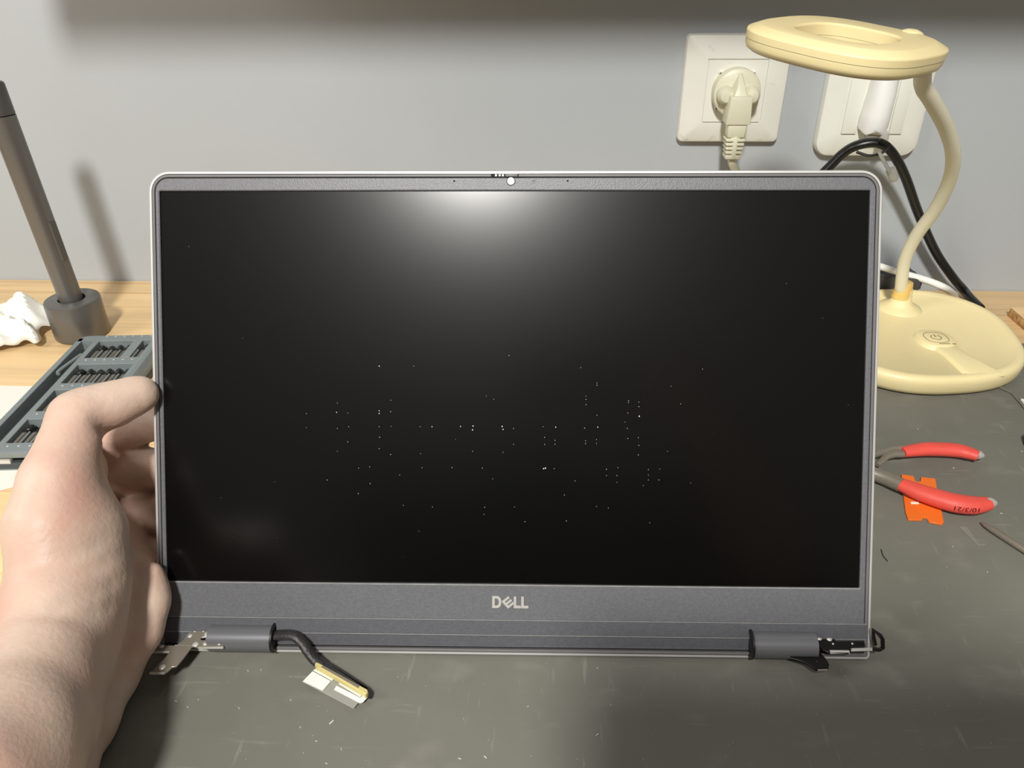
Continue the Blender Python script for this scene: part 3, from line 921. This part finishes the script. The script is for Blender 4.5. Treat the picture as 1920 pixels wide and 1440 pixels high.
hz = crease(tv[:, :2], 6, .020, 5)
hz = hz + crease(tv[:, :2] * 2.3, 5, .0045, 11)
z = DESK_Z + .0008 + (hz - hz.min()) * (.45 + .55 * np.clip(tv[:, 5] * 1.3, 0, 1)) + .010 * np.clip(tv[:, 5] * 1.6, 0, 1) ** .6
tis = MB()
tis.v = [(tv[i, 0], tv[i, 1], z[i]) for i in range(len(tv))]
tis.f = [(j * gn + i, j * gn + i + 1, (j + 1) * gn + i + 1, (j + 1) * gn + i) for j in range(gm - 1) for i in range(gn - 1)]
to = tis.build('tissue', 'tissue', angle=28)
md = to.modifiers.new('thick', 'SOLIDIFY')
md.thickness = .0004
md.offset = 1
tag(to, 'crumpled white tissue lying left of the screwdriver stand', 'tissue')

# ------------------------------------------------------------------ pliers, scraper blade, shaft
pr_ = empty('pliers', tuple(at(1600, 868, z=0.0)))
tag(pr_, 'small steel pliers with red grips lying open on the mat right of the lid', 'pliers')
bpy.context.view_layer.update()
A = lambda x, y, z=.0065: tuple(at(x, y, z=z))


def grip(pts, rad, name, flat=.8):
    return tolocal(MB().tube(spline([A(x, y, z) for x, y, z in pts], 8), rad, 16, flat=flat), pr_).build(name, 'red', pr_, angle=50)


def interp(vals, n):
    xs = np.linspace(0, len(vals) - 1, n)
    return list(np.interp(xs, range(len(vals)), vals))


g1 = grip([(1692, 848, .006), (1718, 844, .006), (1745, 842, .006), (1790, 844, .006), (1815, 849, .006), (1834, 855, .006)], interp([.0036, .0045, .0050, .0050, .0046, .0036], 41), 'grip')
g2 = grip([(1684, 906, .0065), (1712, 918, .0065), (1745, 930, .0065), (1790, 943, .0068), (1825, 947, .0066), (1853, 944, .0062)], interp([.0042, .0052, .0058, .0062, .0058, .0042], 41), 'grip')
tolocal(MB().tube([A(1830, 853, .006), A(1837, 853, .006), A(1844, 855, .0055)], [.0028, .0026, .0012], 12), pr_).build('handle_tip', 'chrome', g1)
tolocal(MB().tube([A(1849, 944, .0065), A(1858, 943, .0065), A(1867, 943, .006)], [.0034, .0031, .0014], 12), pr_).build('handle_tip', 'chrome', g2)
piv = (1570, 866)
tolocal(MB().tube([A(*piv, .006), A(1640, 853, .006), A(1672, 843, .006), A(1696, 842, .006)], [.0045, .0018, .0018, .0020], 10, flat=1.3), pr_).build('handle_shaft', 'steel', pr_)
tolocal(MB().tube([A(1645, 872, .0035), A(1662, 856, .005), A(1676, 851, .006), A(1694, 851, .006)], [.0016, .0022, .0026, .0024], 10, flat=.8), pr_).build('return_spring', 'steel', pr_)
tolocal(MB().tube([A(*piv, .006), A(1640, 889, .006), A(1664, 898, .006), A(1690, 910, .0065)], [.0050, .0040, .0042, .0040], 14), pr_).build('handle_shaft', 'steel', pr_)
tolocal(MB().dome(A(*piv, .007), .0062, .0032, seg=20), pr_).build('pivot', 'steel', pr_)
for dy in (-7, 7):
    tolocal(MB().tube([A(piv[0], piv[1], .006), A(1530, 866 + dy, .005), A(1470, 868 + dy * .3, .004)], [.0055, .0042, .0010], 10, flat=.7), pr_).build('jaw', 'steel', pr_)
# hand-written date on the lower grip (upside down from this side)
tcu = bpy.data.curves.new('grip_date', 'FONT')
tcu.body = '10/3/21'
tcu.size = .0036
tcu.extrude = .00008
tcu.align_x = 'CENTER'
tmp = bpy.data.objects.new('tmp_text', tcu)
COL.objects.link(tmp)
bpy.context.view_layer.update()
dg = bpy.context.evaluated_depsgraph_get()
me = bpy.data.meshes.new_from_object(tmp.evaluated_get(dg))
bpy.data.objects.remove(tmp)
me.name = 'grip_date'
bm = bmesh.new()
bm.from_mesh(me)
bmesh.ops.triangulate(bm, faces=bm.faces)
bmesh.ops.subdivide_edges(bm, edges=bm.edges, cuts=3, use_grid_fill=True)
bm.to_mesh(me)
bm.free()
me.materials.clear()
me.materials.append(M['ink'])
from mathutils.bvhtree import BVHTree
bvh = BVHTree.FromPolygons([v.co.copy() for v in g2.data.vertices], [tuple(p_.vertices) for p_ in g2.data.polygons])
INVP = pr_.matrix_world.inverted()
side = (Vector((0.03, -1.0, 0.35))).normalized()            # the flank that faces the viewer
for vtx in me.vertices:
    t = .5 - vtx.co.x / (.0036 * 4.0)                           # upside down: starts at the tip end
    c_ = np.array(A(1773 + 66 * t, 947 + 3 * math.sin(t * 3), .0067))
    base_ = Vector(c_) + Vector((0, -.02, +.0008 - (vtx.co.y - .0013) * .95))
    hit = bvh.ray_cast(INVP @ base_, Vector((0, 1, 0)))
    q_ = hit[0] if hit[0] is not None else INVP @ (base_ + Vector((0, .015, 0)))
    vtx.co = q_ + Vector((0, -.00016, .00008))
to_ = bpy.data.objects.new('grip_date', me)
COL.objects.link(to_)
to_.parent = g2

bl_ = [(1690, 889), (1713, 892), (1716, 901), (1720, 903), (1726, 902), (1727, 894), (1754, 897), (1757, 915), (1763, 945), (1770, 979), (1766, 983), (1742, 978), (1738, 971), (1732, 969), (1728, 975), (1703, 974), (1698, 960), (1693, 920)]
bp_ = [at(x, y, z=.0012) for x, y in bl_]
bo = MB().loft([[(p[0], p[1], .0001) for p in bp_], [(p[0], p[1], .0012) for p in bp_]])
ob = empty('scraper_blade', tuple(bp_[0] * [1, 1, 0]))
tag(ob, 'orange plastic scraper blade with notches lying under the lower red plier grip', 'blade')
tolocal(bo, ob).build('blade', 'orange', ob, bevel=.0002, bseg=1)
p = at(1715, 943, z=.0014)
tolocal(MB().box(p[0] - .0022, p[0] + .0022, p[1] - .0008, p[1] + .0008, .0010, .0017), ob).build('staple', 'tab_white', ob, bevel=.0002)

sf = empty('pointed_tool', tuple(at(1880, 1005, z=0)))
tag(sf, 'thin dark steel pointed tool shaft at the right edge of the mat', 'tool')
tolocal(MB().tube([A(1841, 980, .0016), A(1847, 985, .0017), A(1862, 994, .0019), A(1990, 1076, .0019)], [.0007, .0012, .0018, .0018], 12), sf).build('shaft', 'steel', sf)
tolocal(MB().tube([A(1985, 1073, .0055), A(1992, 1078, .0058), A(2120, 1160, .0060)], [.0030, .0056, .0058], 16), sf).build('tool_handle', 'black', sf)

# chipboard offcut at the back right
cb = empty('chipboard_offcut', (.418, .5735, DESK_Z))
tag(cb, 'rough chipboard offcut at the right edge behind the lamp base', 'board')
MB().box(-.034, .10, -.016, .0225, 0, .0075).build('chip_core', 'oak_edge', cb, bevel=.0006)
MB().box(-.034, .10, -.0158, .0225, .0075, .0082).build('laminate_face', 'oak', cb, bevel=.0003)

# grey rubber scrap and white clip at the right edge
rs = [at(x, y, z=.0012) for x, y in ((1868, 724), (1922, 727), (1990, 735), (1990, 775), (1925, 770), (1908, 750), (1896, 736))]
rb = MB().loft([[(p[0], p[1], .0002) for p in rs], [(p[0], p[1], .0014) for p in rs]])
tag(rb.build('rubber_scrap', 'mat', bevel=.0003, bseg=1), 'dark grey rubber scrap lying on the mat by the lamp base at right', 'scrap')
wp = [at(x, y, z=.0012) for x, y in ((1912, 752), (1925, 756), (1990, 790), (1990, 806), (1922, 764))]
wo = MB().loft([[(p[0], p[1], .0016) for p in wp], [(p[0], p[1], .0036) for p in wp]])
tag(wo.build('white_strip', 'tab_white', bevel=.0003, bseg=1), 'thin white plastic strip at the right edge just below the lamp base', 'strip')
kp = A(1945, 828, .004)
kb = MB().lathe([(.0052, .0002), (.0066, .0008), (.0066, .0075), (.0058, .0088)], (kp[0], kp[1], 0), seg=24)  # unidentified black object, shaped as a plain round knob
tag(kb.build('black_knob', 'black'), 'small black pouch cut off by the right edge above the pliers', 'knob')

# clear scraps and crumbs on the mat
fs = [at(x, y, z=0) for x, y in ((1798, 989), (1812, 989), (1836, 1022), (1848, 1020), (1846, 1023), (1834, 1025))]
fo = MB().loft([[(p[0], p[1], .0001) for p in fs], [(p[0], p[1], .0004) for p in fs]])
tag(fo.build('film_scrap', 'film', smooth=False), 'clear film scrap lying on the mat left of the pointed tool', 'scrap')
cr = MB()
CR = [(365, 1195, 0), (465, 1258, .0005), (490, 1256, .0005), (545, 1313, .0005), (622, 1355, .0011), (1120, 1378, .0007), (910, 1420, .0007), (862, 1423, .0006), (448, 1328, .0005), (563, 1364, .0005), (1877, 963, .0006),
      (1721, 805, .0005), (1788, 878, .0007), (1786, 1025, .0005), (1851, 1073, .0005), (1916, 847, .0006), (1120, 1253, .0004), (990, 1325, .0004), (1145, 1322, .0004), (640, 1405, .0005), (330, 1315, .0005), (372, 1312, .0004),
      (352, 1326, .0004), (612, 1432, .0005), (593, 1390, .0005), (700, 1210, 0)]
for x, y, s in CR:
    if s:
        p = at(x, y, z=0)
        t = random.uniform(0, 3)
        cr.tube([(p[0] - s * math.cos(t), p[1] - s * math.sin(t), s * .35), (p[0] + s * math.cos(t), p[1] + s * math.sin(t), s * .35)], [s * .38, s * .25], 5)
for k in range(60):
    p = at(random.uniform(350, 1880), random.uniform(1240, 1435), z=0)
    s = random.uniform(.00006, .00013)
    cr.box(p[0] - s, p[0] + s, p[1] - s, p[1] + s, 0, s)
co = cr.build('mat_crumbs', 'dust', smooth=False)
co['kind'] = 'stuff'
tag(co, 'white crumbs and lint scattered over the grey work mat', 'crumbs')
tag(MB().tube(spline([at(x, y, z=.0004) for x, y in ((1652, 1030), (1656, 1042), (1664, 1052))], 5), .00022, 6).build('hair', 'wire'), 'short dark hair lying on the mat right of the lid', 'hair')

# ------------------------------------------------------------------ the hand


def smin(a, b, k):
    h = np.clip(.5 + .5 * (b - a) / k, 0, 1)
    return b + (a - b) * h - k * h * (1 - h)


VOX = .0016


def P3(px, py, d):
    return at(px, py, d=d)


class Field:
    def __init__(self, lo_, hi_):
        self.lo = np.array(lo_)
        self.n = np.ceil((np.array(hi_) - self.lo) / VOX).astype(int) + 1
        ax = [self.lo[i] + VOX * np.arange(self.n[i]) for i in range(3)]
        self.X = np.stack(np.meshgrid(*ax, indexing='ij'), -1).astype(np.float32)

    def cone(self, a, b, ra, rb):
        a = np.array(a, np.float32)
        b = np.array(b, np.float32)
        ab = b - a
        t = np.clip(((self.X - a) @ ab) / (ab @ ab), 0, 1)
        d = np.linalg.norm(self.X - a - t[..., None] * ab, axis=-1)
        return d - (ra + (rb - ra) * t)

    def chain(self, pts, k=.004):
        out = None
        for (p, r), (q, s) in zip(pts[:-1], pts[1:]):
            c = self.cone(p, q, r, s)
            out = c if out is None else smin(out, c, k)
        return out


def surface_nets(D, lo_, vox):
    nx, ny, nz = D.shape
    ins = D < 0
    corners = [(i, j, k) for i in (0, 1) for j in (0, 1) for k in (0, 1)]
    sl_ = lambda A_, c: A_[c[0]:nx - 1 + c[0], c[1]:ny - 1 + c[1], c[2]:nz - 1 + c[2]]
    cnt = sum(sl_(ins, c).astype(np.int8) for c in corners)
    act = (cnt > 0) & (cnt < 8)
    idx = -np.ones(act.shape, np.int64)
    cells = np.argwhere(act)
    idx[act] = np.arange(len(cells))
    acc = np.zeros((len(cells), 3))
    num = np.zeros(len(cells))
    val = {c: D[cells[:, 0] + c[0], cells[:, 1] + c[1], cells[:, 2] + c[2]] for c in corners}
    for a in corners:
        for ax in range(3):
            if a[ax] == 0:
                b = list(a)
                b[ax] = 1
                b = tuple(b)
                va, vb = val[a], val[b]
                cross = (va < 0) != (vb < 0)
                t = np.where(cross, va / np.where(cross, va - vb, 1), 0)
                p = np.array(a, float)[None] + np.eye(3)[ax][None] * t[:, None]
                acc[cross] += p[cross]
                num[cross] += 1
    verts = (cells + acc / num[:, None]) * vox + lo_
    faces = []
    for ax in range(3):
        u, v = (ax + 1) % 3, (ax + 2) % 3
        s0 = [slice(0, D.shape[i]) for i in range(3)]
        s1 = list(s0)
        s0[ax] = slice(0, D.shape[ax] - 1)
        s1[ax] = slice(1, D.shape[ax])
        ch = ins[tuple(s0)] != ins[tuple(s1)]
        E = np.argwhere(ch)
        m = (E[:, u] > 0) & (E[:, v] > 0) & (E[:, u] < D.shape[u] - 1) & (E[:, v] < D.shape[v] - 1)
        E = E[m]
        q = []
        for du, dv in ((1, 1), (0, 1), (0, 0), (1, 0)):
            e = E.copy()
            e[:, u] -= du
            e[:, v] -= dv
            q.append(idx[e[:, 0], e[:, 1], e[:, 2]])
        faces.append(np.stack(q, 1))
    faces = np.concatenate(faces)
    faces = faces[(faces >= 0).all(1)]
    return verts, faces


J = P3
allp = []
V3 = lambda *p: np.array(p, float)
thumb = [(J(112, 1150, .298), .0185), (J(98, 985, .304), .0160), (J(108, 905, .310), .0140), (J(146, 784, .324), .0112), (J(172, 770, .328), .0100), (J(215, 757, .333), .0094), (J(256, 741, .337), .0080), (J(266, 738, .3375), .0070)]
thenar = [(J(120, 1160, .303), .019), (J(146, 1085, .310), .0180), (J(152, 1000, .316), .0162), (J(138, 930, .321), .0132)]
web = [(J(150, 930, .335), .012), (J(150, 880, .352), .010), (J(140, 850, .368), .010)]
wr0 = J(50, 1360, .268)
wrist = [(J(140, 1075, .322), .019), (J(110, 1190, .306), .021), (J(85, 1270, .291), .0215), (wr0, .022), (J(-10, 1450, .246), .024), (V3(-.172, .075, .047), .029), (V3(-.178, -.050, .043), .034)]
ridge = [(J(95, 1170, .290), .018), (J(72, 1260, .274), .0165), (J(14, 1370, .250), .018), (J(-80, 1480, .228), .021), (V3(-.182, .075, .060), .026)]
palm = [(J(150, 1150, .328), .018), (J(150, 1040, .354), .017), (J(130, 950, .378), .014), (J(120, 870, .386), .0115)]
palm2 = [(J(205, 1115, .340), .0155), (J(195, 1040, .364), .0145), (J(160, 960, .384), .0125)]
ulnar = [(J(266, 1135, .338), .0098), (J(240, 1180, .334), .0122), (J(196, 1262, .325), .0128), (J(142, 1350, .307), .0145), (J(80, 1445, .283), .0165), (V3(-.150, .090, .030), .0225), (V3(-.160, -.040, .032), .028)]
hypo = [(J(274, 1100, .338), .0085), (J(250, 1090, .350), .0125), (J(222, 1045, .368), .0135), (J(205, 1010, .384), .012)]
heel = [(J(284, 1075, .3365), .0050), (J(284, 1130, .3345), .0062), (J(266, 1185, .331), .0068), (J(236, 1240, .323), .0060)]
tend = [(J(150, 1215, .2905), .0036), (J(112, 1300, .270), .0040), (J(70, 1390, .247), .0042), (J(10, 1480, .225), .004)]
fingers = [
    [(J(125, 868, .388), .0108), (J(190, 834, .386), .0108), (J(244, 799, .382), .0108), (J(300, 786, .374), .0096), (J(345, 800, .3655), .0080), (J(375, 808, .3630), .0068)],
    [(J(140, 925, .394), .0108), (J(205, 905, .390), .0104), (J(268, 880, .384), .0108), (J(325, 878, .375), .0094), (J(372, 884, .3660), .0082), (J(398, 888, .3635), .0068)],
    [(J(150, 985, .396), .0104), (J(215, 978, .391), .0106), (J(270, 965, .385), .0110), (J(325, 960, .375), .0092), (J(368, 964, .3660), .0078), (J(390, 966, .3635), .0064)],
    [(J(175, 1050, .392), .0096), (J(230, 1048, .388), .0096), (J(275, 1036, .383), .0094), (J(312, 1034, .375), .0078), (J(345, 1036, .3665), .0066), (J(362, 1036, .3645), .0055)],
]
for ch in [thumb, thenar, web, wrist, ridge, ulnar, hypo, palm, palm2, heel] + fingers:
    for p, r in ch:
        allp += [p - r - .006, p + r + .006]
allp = np.array(allp)
lo_, hi_ = allp.min(0), allp.max(0)
lo_ = np.maximum(lo_, [-.40, -.06, .0010])
FD = Field(lo_, hi_)
D = FD.chain(thumb[:3], .006)
D = smin(D, FD.chain(thumb[2:], .0035), .0035)
for ch, k in ((thenar, .010), (wrist, .010), (ridge, .008), (tend, .004)):
    D = smin(D, FD.chain(ch, .007), k)
DB = FD.chain(palm, .008)
for ch, k in ((palm2, .010), (ulnar, .008), (hypo, .008), (heel, .0035)):
    DB = smin(DB, FD.chain(ch, .007), k)
D = smin(D, DB, .0030)
D = smin(D, FD.chain(web, .006), .007)
FG = None
for ch in fingers:
    c = FD.chain(ch, .003)
    FG = c if FG is None else smin(FG, c, .0014)
D = smin(D, FG, .0030)
# thumb folds: creases at the joint and across the base of the thumb


def groove(D, a, b, depth, w):
    a = np.array(a, np.float32)
    b = np.array(b, np.float32)
    ab = b - a
    t = np.clip(((FD.X - a) @ ab) / (ab @ ab), 0, 1)
    d = np.linalg.norm(FD.X - a - t[..., None] * ab, axis=-1)
    return D + depth * np.exp(-(d / w) ** 2)


D = groove(D, J(186, 792, .318), J(196, 812, .326), .0026, .0030)
for (x0, y0, x1, y1, d0, dep) in ((90, 1085, 225, 1040, .288, .0006), (100, 1125, 230, 1085, .288, .0007), (110, 1160, 225, 1125, .288, .0007), (70, 1060, 200, 1010, .290, .0005), (60, 1150, 120, 1140, .280, .0005)):
    # surface point found by marching along the view
    pts_ = []
    for s_ in np.linspace(0, 1, 6):
        px, py = x0 + (x1 - x0) * s_, y0 + (y1 - y0) * s_ + 10 * math.sin(s_ * 3)
        for dd in np.arange(.20, .40, .001):
            p = J(px, py, dd)
            i3 = np.round((p - FD.lo) / VOX).astype(int)
            if (i3 >= 0).all() and (i3 < FD.n).all() and D[tuple(i3)] < 0:
                pts_.append(p)
                break
    for a, b in zip(pts_[:-1], pts_[1:]):
        if np.linalg.norm(b - a) < .016:
            D = groove(D, a, b, dep * .8, .0026)
# the lid edge presses into the thumb tip and the palm: keep clear of the lid's back and left faces
XL = (FD.X.reshape(-1, 3) - np.array(LC, np.float32)) @ np.array(lm.to_3x3(), dtype=np.float32)
lx, ly, lz = XL[:, 0], XL[:, 1], XL[:, 2]
qx = np.maximum(-.1602 - lx, lx - .161)
qy = np.maximum(-.1200 - ly, ly - .0965)
qz = np.maximum(-.0060 - lz, lz - .0012)
box = np.maximum(np.maximum(qx, qy), qz).reshape(D.shape)
D = np.maximum(D, -box)
vs, fs = surface_nets(D.astype(np.float64), FD.lo.astype(float), VOX)
# the right hand that holds the phone
C3 = lambda x, y, z: CAM_O + rot @ np.array([x, y, z])
rh = [[(C3(.150, -.030, .014), .0150), (C3(.160, -.060, .020), .0200), (C3(.178, -.095, .034), .0235), (C3(.225, -.180, .075), .030), (C3(.30, -.31, .150), .037)],
      [(C3(.150, -.058, .020), .0140), (C3(.141, -.040, .027), .0115), (C3(.126, -.028, .0245), .0098), (C3(.106, -.022, .0188), .0085)]]
rf = [[(C3(.150, y, .006), .0098), (C3(.143, y + .003, -.0055), .0092), (C3(.120, y + .002, -.0070), .0084), (C3(x_, y, -.0060), .0070)]
      for y, x_ in ((-.004, .094), (-.021, .088), (-.038, .091), (-.054, .098))]
rp = np.array([q for ch in rh + rf for p, r in ch for q in (p - r - .008, p + r + .008)])
FD, VOX0 = None, VOX
VOX = .0024
FD = Field(rp.min(0), rp.max(0))
D2 = FD.chain(rh[0], .008)
D2 = smin(D2, FD.chain(rh[1], .005), .006)
F2 = None
for ch in rf:
    c = FD.chain(ch, .003)
    F2 = c if F2 is None else smin(F2, c, .002)
D2 = smin(D2, F2, .006)
XP = (FD.X.reshape(-1, 3) - CAM_O.astype(np.float32)) @ rot.astype(np.float32)
bx = np.maximum(np.maximum(np.maximum(-.014 - XP[:, 0], XP[:, 0] - .135), np.maximum(-.059 - XP[:, 1], XP[:, 1] - .014)), np.maximum(.0018 - XP[:, 2], XP[:, 2] - .0102))
D2 = np.maximum(D2, -bx.reshape(D2.shape))
v2, f2 = surface_nets(D2.astype(np.float64), FD.lo.astype(float), VOX)
VOX = VOX0
me = bpy.data.meshes.new('person')
me.from_pydata([tuple(p) for p in vs], [], [tuple(int(i) for i in q) for q in fs])
bm = bmesh.new()
bm.from_mesh(me)
bmesh.ops.recalc_face_normals(bm, faces=bm.faces)
for _ in range(3):
    bmesh.ops.smooth_vert(bm, verts=bm.verts, factor=.5, use_axis_x=True, use_axis_y=True, use_axis_z=True)
bm.to_mesh(me)
bm.free()
me.polygons.foreach_set('use_smooth', [True] * len(me.polygons))
me.materials.append(M['skin'])
hand = bpy.data.objects.new('person', me)
COL.objects.link(hand)
tag(hand, 'bare left hand and forearm of a person gripping the left edge of the laptop lid', 'person')


def soft_mesh(name, v, f, mat, parent, n=3):
    me = bpy.data.meshes.new(name)
    me.from_pydata([tuple(p) for p in v], [], [tuple(int(i) for i in q) for q in f])
    bm = bmesh.new()
    bm.from_mesh(me)
    bmesh.ops.recalc_face_normals(bm, faces=bm.faces)
    for _ in range(n):
        bmesh.ops.smooth_vert(bm, verts=bm.verts, factor=.5, use_axis_x=True, use_axis_y=True, use_axis_z=True)
    bm.to_mesh(me)
    bm.free()
    me.polygons.foreach_set('use_smooth', [True] * len(me.polygons))
    me.materials.append(M[mat])
    o = bpy.data.objects.new(name, me)
    COL.objects.link(o)
    o.parent = parent
    return o


soft_mesh('right_arm', v2, f2, 'skin', hand, 2)
# the sweater of the seated photographer: torso and sleeves down to the elbows
M['wool'] = pmat('dark_wool', (44, 44, 47), 0.9, var=0.2, scale=300, bump=0.5, bscale=700)
VOX = .009
elr, elm = C3(.30, -.31, .150), C3(.262, -.245, .112)
sw = [[(V3(-.085, -.36, -.30), .125), (V3(-.090, -.36, -.02), .118), (V3(-.085, -.37, .18), .105)], [(V3(.125, -.36, -.30), .125), (V3(.130, -.36, -.02), .118), (V3(.125, -.37, .18), .105)],
      [(V3(-.17, -.38, .235), .062), (V3(-.235, -.28, .115), .058), (V3(-.185, -.13, .056), .050), (V3(-.178, -.055, .048), .043)], [(V3(.21, -.38, .235), .062), (V3(.285, -.33, .06), .058), (elr, .050), (elm, .045)],
      [(V3(-.17, -.38, .235), .055), (V3(.02, -.39, .275), .065), (V3(.21, -.38, .235), .055)]]
sp = np.array([q for ch in sw for p, r in ch for q in (p - r - .03, p + r + .03)])
FD = Field(sp.min(0), sp.max(0))
D3 = None
for ch in sw:
    c = FD.chain(ch, .03)
    D3 = c if D3 is None else smin(D3, c, .045)
v3, f3 = surface_nets(D3.astype(np.float64), FD.lo.astype(float), VOX)
soft_mesh('sweater', v3, f3, 'wool', hand, 2)
VOX = VOX0
# nail on the far side of the thumb tip; its rim shows as a pale sliver
nc = J(263, 739.5, .3373)
rt_ = J(266, 738, .3375) - J(215, 757, .333)
rt_ /= np.linalg.norm(rt_)
up_ = np.array([0, .42, .9]) - rt_ * (rt_ @ np.array([0, .42, .9]))
up_ /= np.linalg.norm(up_)
fw_ = np.cross(up_, rt_)
if fw_[1] < 0:
    fw_ = -fw_
nl = MB()
rows_ = []
for i in range(7):
    a = -.15 + 1.45 * i / 6
    row = []
    for k in range(6):
        q = k / 5
        rad = .0083 - .0008 * q - .0012 * q * q
        row.append(nc + rt_ * (-.0080 + .0100 * q) + rad * (math.cos(a) * up_ + math.sin(a) * fw_))
    rows_.append(row)
vs_ = [p for r in rows_ for p in r]
nl.v = [tuple(p) for p in vs_]
nl.f = [(i * 6 + k, i * 6 + k + 1, (i + 1) * 6 + k + 1, (i + 1) * 6 + k) for i in range(6) for k in range(5)]
no = nl.build('thumb_nail', 'nail', hand)
sm = no.modifiers.new('thick', 'SOLIDIFY')
sm.thickness = .0006

# ------------------------------------------------------------------ the phone that takes the picture
Rc = Matrix([list(r) for r in rot]).to_4x4()
phm = Matrix.Translation(Vector(CAM_O)) @ Rc
ph_o = empty('smartphone', mat=phm)
tag(ph_o, 'black smartphone held above the desk taking the picture', 'phone')
MB().loft([[(p[0], p[1], z) for p in rrect(-.013, .134, -.058, .013, .010, 5)] for z in (.0022, .0098)]).build('phone_body', 'phone', ph_o, bevel=.001)
